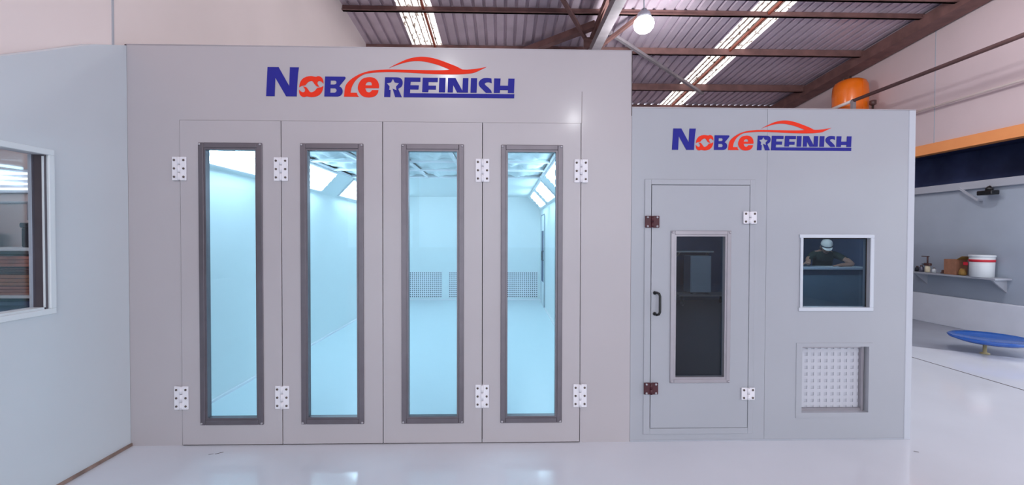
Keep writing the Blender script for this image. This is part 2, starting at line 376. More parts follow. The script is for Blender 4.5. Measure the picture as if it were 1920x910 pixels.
# ---------------------------------------------------------------- roof
def rz(y): return 6.01-.072*y
RY0, RY1 = -10.4, 8.925
rf = thing('ceiling', (2.6, 0, 6), kind='structure', label='corrugated metal roof with skylight strips on brown steel purlins')
def corrugated(x0, x1, pitch, h, flat, m):
    n = max(1, round((x1-x0)/pitch)); p = (x1-x0)/n; prof = []
    for i in range(n):
        a = x0+i*p; prof += [(a, 0), (a+p*flat, 0), (a+p*(flat+.07), h), (a+p*(.93), h)]
    prof.append((x1, 0)); pts = []
    for y in (RY0, RY1): pts += [(x, y, rz(y)+dz) for x, dz in prof]
    k = len(prof); return MB().poly(pts, [(i, i+1, k+i+1, k+i) for i in range(k-1)])
SK = ((-1.90, -1.27), (4.50, 5.16))
edges = []
for a, b in ((-2.90, -1.90), (-1.27, 4.50), (5.16, 8.30)):
    n_ = max(1, round((b-a)/.95)); edges += [(a+(b-a)*i/n_, a+(b-a)*(i+1)/n_) for i in range(n_)]
for a, b in edges: corrugated(a, b, .19, .046, .66, 'roof_metal').build('roof_sheet', 'roof_metal', rf)
for a, b in SK: corrugated(a, b, .115, .02, .5, 'skylight_sheet').build('skylight_sheet', 'skylight_sheet', rf)
py_list = (-8.6, -7.0, -5.4, -3.8, -2.2, -.6, 1.0, 2.4, 3.84, 4.45, 5.76, 7.50, 8.88)
for y in py_list:
    t = .17 if y in (3.84, 7.50) else (.14 if y == 5.76 else .09)
    z = rz(y)-.004
    MB().box(-2.86, 8.06, y-.025, y+.025, z-t, z).box(-2.86, 8.06, y-.06, y+.025, z-t, z-t+.012).build('purlin', 'steel_brown', rf)
for x in (-1.42, 4.84):
    MB().beam((x, RY0+.1, rz(RY0)-.012-.03), (x, 8.8, rz(8.8)-.012-.03), .035, .05).build('skylight_bar', 'rust_red', rf)
MB().beam((7.86, RY0+.1, rz(RY0)-.16), (7.86, 8.9, rz(8.9)-.16), .34, .22).build('edge_rafter', 'steel_brown', rf)
tr = thing('roof_truss', (1.75, 4, 5.1), parent=rf)
TX = 1.75
MB().beam((TX, -10, rz(-10)-.24), (TX, 8.9, rz(8.9)-.24), .12, .12).build('top_chord', 'steel_brown', tr)
MB().beam((TX, -10, 5.16), (TX, 6.9, 5.16), .17, .15).build('bottom_chord', 'steel_grey', tr)
for y in (-8, -6, -4, -2, 0, 2, 3.6, 5.3): MB().beam((TX, y, 5.2), (TX, y, rz(y)-.24), .07, .07).build('web_post', 'steel_brown', tr)
for k, y in enumerate((-8, -6, -4, -2, 0, 2, 3.6)):
    y2 = (-6, -4, -2, 0, 2, 3.6, 5.3)[k]; a, b = ((y, y2) if k % 2 else (y2, y))
    MB().beam((TX, a, 5.2), (TX, b, rz(b)-.24), .06, .06).build('web_diagonal', 'steel_brown', tr)
MB().beam((.30, 5.78, 5.43), (1.72, 4.62, 5.50), .14, .12).build('wind_brace', 'steel_brown', rf)
MB().beam((.95, 3.8, 5.56), (1.80, 5.35, 5.36), .06, .06).build('wind_brace', 'steel_brown', rf)
MB().beam((2.05, 4.85, 5.46), (5.15, 7.60, 5.27), .06, .06).build('wind_brace', 'steel_grey', rf)
MB().beam((1.85, 5.15, 5.28), (2.45, 4.4, 5.55), .06, .06).build('wind_brace', 'steel_brown', rf)
MB().box(1.55, 1.72, 4.9, 4.93, 5.2, 5.4).build('gusset_plate', 'steel_brown', rf)

# ---------------------------------------------------------------- high-bay lamps
def high_bay(x, y, z, lb):
    t = thing('high_bay_lamp', (x, y, z), lb, 'lamp', 'high-bay lamps under the roof')
    MB().lathe((x, y, z), [(.03, .24), (.05, .24), (.06, .21), (.10, .18), (.12, .12), (.13, .08), (.11, .08)], 20).build('housing', 'lamp_body', t)
    MB().lathe((x, y, z), [(.125, .085), (.155, .05), (.168, .0), (.155, -.06), (.11, -.115), (.04, -.14)], 20).build('bulb', 'lamp_glow', t)
    MB().cyl((x, y, z+.24), (x, y, rz(y)-.01), .012).build('rod', 'lamp_body', t)
    ld = bpy.data.lights.new('lamp_light', 'POINT'); ld.energy = HIGH_BAY; ld.shadow_soft_size = .14; ld.color = (.96, .98, 1)
    lo = bpy.data.objects.new('lamp_light', ld); link(lo, t, (x, y, z-.3))
high_bay(2.34, 3.8, 5.11, 'glowing round high-bay lamp hanging in front of the roof truss')
high_bay(5.3, 1.9, 5.2, 'unseen high-bay lamp added beside the cabin to brighten the right bay')  # added out of view to brighten the right wall and floor
high_bay(5.6, -4.0, 5.4, 'unseen high-bay lamp added behind the viewer to brighten the right bay')  # second added lamp out of view, more light for the right side
high_bay(2.05, -9.0, 5.24, 'high-bay lamp hanging far behind the viewer')
high_bay(-1.2, -6.2, 5.4, 'high-bay lamp hanging over the left bay behind the viewer')

# ================================================================= SPRAY BOOTH
BL, BR, BT = -2.785, .982, 2.99          # outer face of the booth front
DXE = (-2.398, -1.653, -.9005, -.1515, .595)  # door seams
DT = 2.437
bo = thing('spray_booth', (-.9, 0, 0), 'large white spray booth with four glazed folding door leaves', 'spray booth')
panel_with_holes(MB(), BL, BR, 0, BT, 0, .06, [(DXE[0]-.003, DXE[4]+.003, -.01, DT+.003)]).build('front_panel', 'booth_white', bo)
MB().box(DXE[4]+.004, DXE[4]+.007, -.001, .0, DT+.003, 2.68).build('panel_seam', 'screw_dark', bo)
MB().box(BL-.001, BR+.004, -.002, .066, BT, BT+.006).build('cap_strip', 'aluminium_light', bo)
MB().box(BL-.004, BL+.004, -.008, 0, 0, BT).build('corner_seal', 'dark_seam', bo)
MB().box(BR-.003, BR+.001, -.003, .0, 2.50, BT).build('edge_seal', 'dark_seam', bo)
IX0, IX1, IY1 = -2.735, .93, 7.15
MB().box(BL, IX0, .06, IY1+.05, 0, 2.9).build('side_wall', 'interior_white', bo)
MB().box(IX1, BR, .06, IY1+.05, 0, 2.9).build('side_wall', 'interior_white', bo)
MB().box(IX0, IX1, IY1, IY1+.05, 0, 2.9).build('back_wall', 'interior_white', bo)
MB().box(IX0, IX1, .02, IY1, .0005, .006).build('booth_floor', 'interior_floor', bo)
MB().box(IX0, IX1, .062, IY1, 2.60, 2.66).build('roof_panel', 'interior_white', bo)
MB().box(IX0+.31, IX1-.31, 3.62, IY1, 2.54, 2.60).build('ceiling_panel', 'interior_white', bo)
for x in (IX0, IX1-.02): MB().box(x, x+.02, .07, IY1, .006, .03).build('floor_coving', 'hinge_white', bo)
MB().box(IX0, IX1, IY1-.02, IY1, .006, .03).build('floor_coving', 'hinge_white', bo)
# ceiling filter grid
CX0, CX1 = IX0+.31, IX1-.31
nx, ny = 5, 5
cw = (CX1-CX0)/nx; cl = (3.62-.07)/ny
for i in range(nx+1): MB().box(CX0+i*cw-.02, CX0+i*cw+.02, .07, 3.62, 2.52, 2.545).build('filter_rail', 'hinge_white', bo)
for j in range(ny+1): MB().box(CX0, CX1, .07+j*cl-.02, .07+j*cl+.02, 2.515, 2.54).build('filter_rail', 'hinge_white', bo)
fms = []
for q in range(4):
    N = 12; pts = []; ph = [random.uniform(0, 6.28) for _ in range(6)]
    for a in range(N+1):
        for b in range(N+1):
            u, v = a/N, b/N; e = (math.sin(math.pi*u)*math.sin(math.pi*v))**.5
            z = -.045*e+.022*e*(math.sin(9*u+5*v+ph[0])+.8*math.sin(14*v-8*u+ph[1])+.7*math.sin(19*u+3*v+ph[2]))+random.uniform(-.004, .004)
            pts.append(((u-.5)*cw*.95, (v-.5)*cl*.96, z))
    fms.append(MB().poly(pts, [(a*(N+1)+b, a*(N+1)+b+1, (a+1)*(N+1)+b+1, (a+1)*(N+1)+b) for a in range(N) for b in range(N)], smooth=True).mesh('filter_cloth', 'filter_cloth'))
for i in range(nx):
    for j in range(ny): put('filter_cloth', fms[(i*2+j) % 4], bo, (CX0+(i+.5)*cw, .07+(j+.5)*cl, 2.575))
# sloped coves with light fixtures
for side in (-1, 1):
    xa, xb = (IX0, CX0) if side < 0 else (IX1, CX1)
    MB().poly([(xa, .07, 2.21), (xb, .07, 2.54), (xb, IY1, 2.54), (xa, IY1, 2.21), (xa, .07, 2.25), (xa, IY1, 2.25)], [(0, 1, 2, 3)]).build('light_cove', 'interior_white', bo)
    d = Vector((xb-xa, 0, 2.54-2.21)); L_ = d.length; d.normalize(); nrm = Vector((-side*d.z, 0, -abs(d.x))); nrm.normalize()
    P = lambda s_, y, h: Vector((xa, y, 2.21))+d*s_+nrm*h
    for (y0, y1) in ((.25, 1.50), (1.90, 3.10), (3.80, 4.95), (5.35, 6.45)):
        fx = thing('light_fixture', tuple(P(L_/2, (y0+y1)/2, 0)), parent=bo)
        s0, s1 = .06, L_-.05
        fr = MB()
        for (a0, a1, b0, b1) in ((s0-.02, s0, y0-.02, y1+.02), (s1, s1+.02, y0-.02, y1+.02), (s0, s1, y0-.02, y0), (s0, s1, y1, y1+.02)):
            pts = [P(s_, y, h) for h in (.001, .022) for s_, y in ((a0, b0), (a1, b0), (a1, b1), (a0, b1))]
            fr.poly(pts, [(0, 1, 2, 3), (4, 5, 6, 7), (0, 1, 5, 4), (1, 2, 6, 5), (2, 3, 7, 6), (3, 0, 4, 7)])
        fr.build('fixture_frame', 'hinge_white', fx)
        for k in range(4):
            s_ = s0+(s1-s0)*(k+.5)/4
            MB().cyl(P(s_, y0+.02, .018), P(s_, y1-.02, .018), .015, n=8).build('tube', 'tube_cyan', fx)
        gl_ = MB(); gl_.poly([P(s0, y0, .005), P(s1, y0, .005), P(s1, y1, .005), P(s0, y1, .005)], [(0, 1, 2, 3)]); gl_.build('reflector', 'hinge_white', fx)
# exhaust vents in the back wall
for (x0, x1) in ((-2.47, -1.48), (-1.31, -.31), (-.14, .87)):
    v = thing('exhaust_vent', ((x0+x1)/2, IY1, .07), parent=bo)
    MB().box(x0, x1, IY1-.012, IY1, .07, .70, .003).build('plate', 'hinge_white', v)
    hb = MB(); nxh, nzh = 20, 13
    for i in range(nxh):
        for j in range(nzh):
            cx = x0+(i+.5)*(x1-x0)/nxh; cz = .07+(j+.5)*.63/nzh; r = .0145
            hb.poly([(cx+r*math.cos(t*math.pi/3), IY1-.0135, cz+r*math.sin(t*math.pi/3)) for t in range(6)], [(0, 1, 2, 3, 4, 5)])
    hb.build('perforation', 'vent_hole', v, kind='stuff')
# personnel door on the right inner wall
sd = thing('side_door', (IX1, 6.3, 0), parent=bo)
MB().box(IX1-.02, IX1, 5.95, 6.62, .02, 2.05, .003).build('slab', 'interior_white', sd)
MB().box(IX1-.026, IX1-.018, 5.93, 5.95, .02, 2.07).box(IX1-.026, IX1-.018, 6.62, 6.64, .02, 2.07).box(IX1-.026, IX1-.018, 5.93, 6.64, 2.05, 2.07).build('door_surround', 'counter_blue', sd)
MB().box(IX1-.028, IX1-.019, 6.10, 6.48, .56, 1.70).build('dark_pane', 'room_navy', sd)
MB().tube([(IX1-.02, 6.06, 1.05), (IX1-.06, 6.06, 1.05), (IX1-.06, 6.06, 1.25), (IX1-.02, 6.06, 1.25)], .010).build('handle', 'black_plastic', sd)

# ---------------------------------------------------------------- hinges
def hinge_mesh(w, h, m, knuckles=3):
    mb = MB(); y0 = -.016
    for s in (-1, 1):
        a, b = (-w/2, -.006) if s < 0 else (.006, w/2)
        mb.box(a, b, y0+.006, 0, -h/2, h/2, .003)
    for k in range(knuckles):
        z0 = -h/2+k*h/knuckles+.002; z1 = z0+h/knuckles-.004
        mb.cyl((0, y0+.006, z0), (0, y0+.006, z1), .011, n=10)
    return mb.mesh('hinge', m)
H_BIG = hinge_mesh(.104, .176, 'hinge_white'); H_SM = hinge_mesh(.104, .094, 'hinge_white', 2); H_RED = hinge_mesh(.110, .090, 'hinge_red', 2)
SCREW = MB().lathe((0, 0, 0), [(.0085, 0), (.0085, -.003), (.005, -.005), (.001, -.0052)], 8, 'Y').mesh('screw', 'screw_dark')
SCREW_W = MB().lathe((0, 0, 0), [(.009, 0), (.009, -.004), (.005, -.007), (.001, -.0072)], 8, 'Y').mesh('screw', 'aluminium_light')
def hinge(parent, x, z, me, w, rows, y=-.006, scr=None, **kw):
    h = put('hinge', me, parent, (x, y, z), **kw)
    for s in (-1, 1):
        for dz in rows: put('screw', scr or SCREW, h, (x+s*w*.33, y-.010, z+dz))

# ---------------------------------------------------------------- folding door leaves
def window_frame(parent, x0, x1, z0, z1, w, y=-.006, m='aluminium_dark', depth=.04):
    """stepped aluminium frame with mitred look: four bars plus inner lip"""
    f = thing('window_frame', ((x0+x1)/2, y, z0), parent=parent)
    for nm, (a, b, c, d) in (('stile', (x0, x0+w, z0, z1)), ('stile', (x1-w, x1, z0, z1)), ('rail', (x0+w, x1-w, z1-w, z1)), ('rail', (x0+w, x1-w, z0, z0+w))):
        mb = MB().box(a, b, y-.010, y+.002, c, d, .003)
        i = .014
        if nm == 'stile':
            xx = (b, b+i) if a == x0 else (a-i, a); mb.box(xx[0], xx[1], y-.004, y+depth, c+w, d-w)
        else:
            zz = (c-i, c) if d == z1 else (d, d+i); mb.box(a+i, b-i, y-.004, y+depth, zz[0], zz[1])
        mb.build(nm, m, f)
    for sx in (x0+.012, x1-.012):
        for sz in (z0+.012, z1-.012): put('screw', SCREW_W, f, (sx, y-.010, sz))
    return f
LEAF_LABELS = ('glazed folding door leaf farthest left, hinged to the booth side panel', 'second glazed folding door leaf from the left partition',
               'third glazed folding door leaf, without hinges on its left edge', 'glazed folding door leaf farthest right, beside the control cabin')
for k in range(4):
    x0, x1 = DXE[k]+.003, DXE[k+1]-.003
    lf = thing('folding_door_leaf', ((x0+x1)/2, 0, 0), LEAF_LABELS[k], 'door', 'booth door leaves')
    cx = (x0+x1)/2; wx0, wx1, wz0, wz1 = cx-.234, cx+.234, .158, 2.271
    panel_with_holes(MB(), x0, x1, .008, DT, -.006, .045, [(wx0+.04, wx1-.04, wz0+.04, wz1-.04)]).build('leaf_panel', 'booth_white', lf)
    window_frame(lf, wx0, wx1, wz0, wz1, .038)
    MB().box(wx0+.045, wx1-.045, .020, .026, wz0+.045, wz1-.045).build('pane', 'glass_clear', lf)
    MB().box(x0-.010, x0+.010, .046, .052, .008, DT).build('gasket', 'gasket', lf)
    MB().box(x0, x1, .046, .052, DT-.015, DT+.015).build('gasket', 'gasket', lf)
    MB().box(x0, x1, .0, .04, .0008, .0078).build('bottom_seal', 'dark_seam', lf)
    if k == 3: MB().box(x1-.010, x1+.010, .046, .052, .008, DT).build('gasket', 'gasket', lf)
    hx = {0: DXE[0], 1: DXE[1], 2: DXE[3], 3: DXE[4]}[k]
    for hz in (2.077, .364): hinge(lf, hx, hz, H_BIG, .104, (-.062, 0, .062), label='white three-knuckle hinge')

# ---------------------------------------------------------------- control cabin
CT, CR = 2.562, 3.188
ca = thing('control_cabin', (2.1, 0, 0), 'lower white control cabin built against the spray booth', 'cabin')
PD = (1.140, 1.894, .108, 1.974)              # personnel door opening
panel_with_holes(MB(), BR+.002, 2.03, 0, CT, .0, .06, [(PD[0]-.004, PD[1]+.004, PD[2]-.004, PD[3]+.004)]).build('front_panel', 'cabin_white', ca)
WN = (2.318, 2.846, 1.036, 1.574); VT = (2.322, 2.850, .216, .730)
panel_with_holes(MB(), 2.032, CR, 0, CT, .0, .06, [WN, VT]).build('front_panel', 'cabin_white', ca)
MB().box(CR-.05, CR+.004, -.004, .07, 0, CT, .003).build('corner_post', 'post_white', ca)
MB().box(BR, CR, -.004, .066, CT, CT+.006).build('cap_strip', 'aluminium_light', ca)
MB().box(BR+.01, CR, -.003, .05, .0005, .012).build('floor_seal', 'rail_grey', ca)
# shell of the cabin: narrow at the front, wider towards the back
CXR, CY0, CY1 = 6.02, 3.02, 7.1
cut = [(CR-.05, .06), (CR, .06), (CXR+.05, CY0), (CXR+.05, CY1), (CXR, CY1), (CXR, CY0+.02)]     # outer wall canted outwards, then straight
def slab_z(outline, z0, z1):
    n = len(outline); pts = [(x, y, z) for z in (z0, z1) for x, y in outline]
    return MB().poly(pts, [tuple(range(n)), tuple(range(2*n-1, n-1, -1))]+[(i, (i+1) % n, n+(i+1) % n, n+i) for i in range(n)])
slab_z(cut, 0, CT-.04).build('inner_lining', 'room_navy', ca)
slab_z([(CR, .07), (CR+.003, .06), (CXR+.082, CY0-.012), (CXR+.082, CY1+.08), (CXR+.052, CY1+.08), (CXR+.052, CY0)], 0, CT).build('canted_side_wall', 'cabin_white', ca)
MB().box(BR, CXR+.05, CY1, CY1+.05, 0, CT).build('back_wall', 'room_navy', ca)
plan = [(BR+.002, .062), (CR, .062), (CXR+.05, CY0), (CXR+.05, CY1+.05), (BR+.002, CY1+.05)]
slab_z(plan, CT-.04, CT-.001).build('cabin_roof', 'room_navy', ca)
slab_z([(BR+.002, .062), (CR-.05, .062), (CXR, CY0+.02), (CXR, CY1), (BR+.002, CY1)], .0005, .005).build('cabin_floor', 'room_floor', ca)
# square observation window
cwn = thing('window', (2.58, 0, 1.03), parent=ca)
MB().box(WN[0]-.03, WN[1]+.03, -.010, .0, WN[3], WN[3]+.028, .003).build('frame_rail', 'cabin_frame', cwn)
MB().box(WN[0]-.03, WN[1]+.03, -.010, .0, WN[2]-.028, WN[2], .003).build('frame_rail', 'cabin_frame', cwn)
MB().box(WN[0]-.022, WN[0], -.010, .0, WN[2], WN[3], .003).build('frame_stile', 'cabin_frame', cwn)
MB().box(WN[1], WN[1]+.030, -.010, .0, WN[2], WN[3], .003).build('frame_stile', 'cabin_frame', cwn)
MB().box(WN[0], WN[1], .030, .036, WN[2], WN[3]).build('pane', 'glass_tinted', cwn)
MB().box(WN[0], WN[1], .026, .030, WN[3]-.008, WN[3]).box(WN[1]-.006, WN[1], .026, .030, WN[2], WN[3]-.008).build('bead', 'gasket', cwn)
# square intake vent with filter grille
cv = thing('intake_vent', (2.59, 0, .2), parent=ca)
MB().box(VT[0]-.045, VT[0], -.004, .0, VT[2]-.04, VT[3]+.03).box(VT[1], VT[1]+.03, -.004, .0, VT[2]-.04, VT[3]+.03).box(VT[0], VT[1], -.004, .0, VT[3], VT[3]+.03).box(VT[0], VT[1], -.004, .0, VT[2]-.04, VT[2]).build('surround', 'cabin_white', cv)
MB().box(VT[0], VT[1], .0602, .068, VT[2], VT[3]).build('filter_pad', 'mesh_back', cv)
MB().box(VT[0], VT[0]+.018, .035, .06, VT[2], VT[3]).box(VT[1]-.03, VT[1]-.012, .03, .06, VT[2], VT[3]).box(VT[0]+.018, VT[1]-.03, .035, .06, VT[2], VT[2]+.018).box(VT[0]+.018, VT[1]-.03, .035, .06, VT[3]-.018, VT[3]).build('inner_frame', 'aluminium_light', cv)
gx0, gx1, gz0, gz1 = VT[0]+.02, VT[1]-.032, VT[2]+.02, VT[3]-.02
for i in range(9):
    x = gx0+(i+.5)*(gx1-gx0)/9; MB().box(x-.014, x+.014, .0545, .0595, gz0, gz1).build('grille_bar', 'mesh_white', cv)
for i in range(9):
    z = gz0+(i+.5)*(gz1-gz0)/9; MB().box(gx0, gx1, .0550, .0600, z-.014, z+.014).build('grille_bar', 'mesh_white', cv)

# personnel door
pd = thing('personnel_door', (1.517, 0, PD[2]), 'narrow cabin door with tall dark glass pane and black handle', 'door')
pf = (1.286, 1.752, .456, 1.627)
panel_with_holes(MB(), PD[0], PD[1], PD[2], PD[3], -.006, .045, [(pf[0]+.03, pf[1]-.03, pf[2]+.03, pf[3]-.03)]).build('door_panel', 'cabin_white', pd)
window_frame(pd, *pf, .030, m='aluminium_light')
MB().box(pf[0]+.034, pf[1]-.034, .022, .028, pf[2]+.034, pf[3]-.034).build('pane', 'glass_tinted', pd)
MB().box(PD[0]-.008, PD[0]+.008, .046, .052, PD[2], PD[3]).box(PD[1]-.008, PD[1]+.008, .046, .052, PD[2], PD[3]).box(PD[0], PD[1], .046, .052, PD[3]-.01, PD[3]+.01).box(PD[0], PD[1], .046, .052, PD[2]-.01, PD[2]+.01).build('gasket', 'gasket', pd)
MB().box(PD[0]-.055, PD[0]-.005, -.007, .0, PD[2]-.05, PD[3]+.045, .002).box(PD[1]+.005, PD[1]+.045, -.007, .0, PD[2]-.05, PD[3]+.045, .002).box(PD[0]-.005, PD[1]+.005, -.007, .0, PD[3]+.005, PD[3]+.045, .002).box(PD[0]-.005, PD[1]+.005, -.007, .0, PD[2]-.05, PD[2]-.005, .002).build('door_frame', 'cabin_white', pd)
hd = MB().tube([(1.166, -.006, 1.150), (1.172, -.035, 1.154), (1.186, -.046, 1.148), (1.192, -.048, 1.130), (1.192, -.048, 1.010), (1.186, -.046, .992), (1.172, -.035, .986), (1.166, -.006, .990)], .0095, 10).build('handle', 'black_plastic', pd, label='black bow handle')
for z in (1.150, .990): MB().lathe((1.166, -.006, z), [(.014, 0), (.014, -.006), (.008, -.008)], 10, 'Y').build('mount', 'black_plastic', hd)
for z in (1.694, .416): hinge(pd, PD[0], z, H_RED, .11, (-.034, .034), y=-.010, scr=SCREW_W, label='dark red hinge')
for z in (1.728, .372): hinge(pd, PD[1], z, H_SM, .104, (-.030, .030), y=-.010, label='white square hinge')

# ---------------------------------------------------------------- logos
def smooth_closed(pts, it=0): return pts
LOGO = []      # (colour, outline, holes) in units of the sign, x right, y down
def A(p): return [(495+x/12.136, 120+y/12.136) for x, y in p]
def B(p): return [(600+x/12.133, 120+y/12.133) for x, y in p]
def C(p): return [(710+x/14.0, 130+y/14.0) for x, y in p]
def D(p): return [(785+x/10.378, 135+y/10.378) for x, y in p]
def E_(p): return [(690+x/8.348, 100+y/8.348) for x, y in p]
def crv(p, k=4):
    """open Catmull-Rom through p"""
    out = []
    for i in range(len(p)-1):
        p0 = p[max(i-1, 0)]; p1 = p[i]; p2 = p[i+1]; p3 = p[min(i+2, len(p)-1)]
        for j in range(k):
            t = j/k; out.append(tuple(.5*((2*b)+(c-a)*t+(2*a-5*b+4*c-d)*t*t+(-a+3*b-3*c+d)*t**3) for a, b, c, d in zip(p0, p1, p2, p3)))
    out.append(p[-1]); return out
LOGO.append(('letter', 'logo_blue', A([(85, 130), (335, 130), (570, 555), (588, 130), (790, 130), (768, 280), (752, 480), (736, 788), (498, 788), (258, 370), (240, 788), (50, 788)]), []))
o_up = crv([(795, 580), (805, 510), (835, 435), (890, 375), (970, 338), (1070, 325), (1170, 340), (1220, 325), (1275, 335), (1315, 370), (1338, 425), (1340, 495)])+crv([(1310, 460), (1265, 435), (1222, 442), (1205, 485), (1225, 530), (1255, 562)])+crv([(1255, 562), (1190, 555), (1145, 510), (1112, 462), (1080, 436), (1035, 440), (980, 475), (940, 525), (890, 542), (840, 552), (800, 580)])[1:]
o_lo = [(2*1066-x, 2*563-y) for x, y in o_up]
LOGO.append(('letter', 'logo_orange', A(o_up[:-1]), []))
LOGO.append(('letter', 'logo_orange', A(o_lo[:-1]), []))
LOGO.append(('letter', 'logo_blue', B([(105, 330), (548, 330), (562, 338), (569, 355), (560, 380), (420, 550)]+crv([(440, 555), (480, 590), (498, 645), (490, 710), (445, 762), (385, 782)])+[(85, 782)]),
             [B([(232, 420), (320, 420)]+crv([(335, 422), (358, 445), (358, 480), (335, 505)])+[(310, 510), (228, 510)]), B([(224, 595), (320, 595)]+crv([(335, 598), (362, 630), (358, 665), (335, 690)])+[(310, 695), (220, 695)])]))
sw = B([(540, 680), (530, 782), (870, 782), (835, 740), (820, 690), (680, 690)])+B(crv([(682, 670), (700, 580), (735, 500), (790, 415), (880, 332), (1000, 265), (1150, 238), (1300, 222), (1440, 214)])[1:])
sw += E_(crv([(260, 313), (400, 312), (600, 318), (850, 330), (1100, 338), (1350, 338), (1500, 330), (1640, 312), (1740, 270), (1850, 215)]))
sw += E_(crv([(1850, 215), (1700, 245), (1560, 260), (1465, 260)])[1:])+E_(crv([(1465, 260), (1380, 215), (1250, 165), (1100, 112), (980, 82), (860, 68), (740, 75), (600, 110), (480, 163), (400, 203), (320, 248)])[1:])
sw += E_(crv([(320, 248), (400, 216), (520, 175), (640, 145), (760, 135), (880, 145), (1000, 170), (1120, 205), (1270, 265)])[1:])+E_(crv([(1270, 265), (1150, 275), (900, 277), (500, 273), (250, 275), (120, 285), (0, 303)])[1:])
sw += B(crv([(1092, 198), (1000, 225), (870, 275), (720, 365), (620, 455), (570, 530), (550, 605), (540, 680)])[1:-1])
LOGO.append(('swoosh', 'logo_orange', sw, []))
e_ = crv([(1322, 582), (1325, 520), (1300, 430), (1240, 365), (1150, 335), (1050, 340), (950, 375), (880, 455), (845, 560), (855, 640), (900, 720), (970, 775), (1080, 795), (1190, 780), (1260, 740), (1300, 680), (1312, 628)])+crv([(1165, 628), (1135, 665), (1090, 680), (1040, 655), (1015, 584)])
LOGO.append(('letter', 'logo_orange', B(e_), [B(crv([(1018, 520), (1040, 465), (1095, 440), (1145, 455), (1162, 490), (1158, 520)]))]))
LOGO.append(('letter', 'logo_blue', C([(148, 242)]+crv([(450, 242), (520, 250), (575, 282), (606, 340), (606, 420), (570, 490), (490, 540)])+[(588, 762), (412, 762), (342, 535), (448, 585), (435, 485), (515, 395), (400, 378), (352, 280), (302, 378), (192, 398), (265, 478), (255, 580), (292, 572), (282, 762), (122, 762)]), []))
LOGO.append(('letter', 'logo_blue', C([(660, 242), (1080, 242), (1075, 352), (820, 352), (812, 445), (1035, 445), (1025, 558), (808, 558), (800, 655)])+[(964.5, 176.6), (964.0, 184.4)]+C([(632, 762)]), []))
LOGO.append(('letter', 'logo_blue', D([(65, 128), (362, 128), (355, 212), (178, 212), (175, 282), (325, 282), (320, 360), (178, 360), (170, 410), (52, 410)]), []))
LOGO.append(('letter', 'logo_blue', D([(388, 128), (512, 128), (500, 410), (380, 410)]), []))
LOGO.append(('letter', 'logo_blue', D([(560, 128), (705, 128), (840, 375), (850, 128), (960, 128), (948, 410), (735, 410), (660, 270), (652, 410), (550, 410)]), []))
LOGO.append(('letter', 'logo_blue', D([(1008, 128), (1130, 128), (1118, 410), (998, 410)]), []))
LOGO.append(('letter', 'logo_blue', D(crv([(1410, 130), (1330, 120), (1250, 128), (1190, 165), (1160, 220), (1172, 280), (1230, 342), (1300, 410)])+crv([(1418, 410), (1400, 360), (1340, 300), (1288, 256), (1282, 225), (1320, 206), (1370, 206), (1415, 222)])), []))
LOGO.append(('letter', 'logo_blue', D([(1465, 128), (1590, 128), (1582, 268), (1735, 268), (1742, 128), (1865, 128), (1855, 410), (1732, 410), (1735, 355), (1580, 355), (1575, 410), (1455, 410)]), []))
def logo(label, x_left, z_base, scale):
    t = thing('wall_logo', (x_left, 0, z_base), label, 'logo', 'company logos')
    for nm, m, out, holes in LOGO:
        cu = bpy.data.curves.new(nm, 'CURVE'); cu.dimensions = '2D'; cu.fill_mode = 'BOTH'; cu.extrude = .0012
        for loop in [out]+holes:
            sp = cu.splines.new('POLY'); sp.points.add(len(loop)-1); sp.use_cyclic_u = True
            for p, (x, y) in zip(sp.points, loop): p.co = ((x-499)*scale, (184.8-y)*scale, 0, 1)
        tmp = bpy.data.objects.new('tmp', cu); COL.objects.link(tmp)
        me = bpy.data.meshes.new_from_object(tmp.evaluated_get(bpy.context.evaluated_depsgraph_get()))
        bpy.data.objects.remove(tmp); bpy.data.curves.remove(cu)
        for v in me.vertices: v.co = (v.co.x, -.0015+v.co.z*-1, v.co.y)
        me.materials.clear(); me.materials.append(MATS[m]); me.name = nm
        put(nm, me, t, (x_left, -.0005, z_base))
logo('large blue and orange NOBLE REFINISH logo with car outline above the folding doors', -1.764, 2.622, (0.09+1.764)/466)
logo('smaller blue and orange NOBLE REFINISH logo above the narrow cabin door', 1.292, 2.245, (2.688-1.292)/466)

# ================================================================= ORANGE TANK, PIPES, SHELF GOODS
pf_ = thing('wall_platform', (7.6, 5.9, 4.0), 'steel bracket platform carrying the orange tank', 'platform')
MB().box(7.1, 8.08, 5.3, 6.5, 4.02, 4.06).build('deck', 'steel_grey', pf_)
for y in (5.4, 6.4): MB().beam((8.05, y, 3.6), (7.2, y, 4.0), .05, .05).build('bracket', 'steel_brown', pf_)
tk = thing('air_tank', (7.6, 5.9, 4.06), 'orange steel pressure tank high by the side wall', 'tank')
MB().lathe((7.6, 5.9, 0), [(.22, 4.10), (.30, 4.13), (.322, 4.18), (.325, 4.72), (.315, 4.86), (.28, 4.95), (.20, 5.0), (.02, 5.02)], 32).build('vessel', 'tank_orange', tk)
MB().cyl((7.6, 5.9, 5.0), (7.6, 5.9, 5.10), .022).build('valve', 'screw_dark', tk)
MB().tube([(7.40, 5.85, 4.96), (7.40, 5.85, 5.02), (7.45, 5.85, 5.04), (7.49, 5.85, 5.0)], .014).build('lifting_eye', 'screw_dark', tk)
MB().lathe((7.6, 5.9, 0), [(.26, 4.06), (.26, 4.12), (.22, 4.12)], 24).build('skirt', 'steel_grey', tk)
MB().box(7.60, 7.607, 5.57, 5.58, 4.2, 4.9).build('weld_seam', 'tank_orange', tk)
gr = thing('pressure_valve', (7.80, 5.55, 4.06), 'small dark valve beside the foot of the orange tank', 'valve')
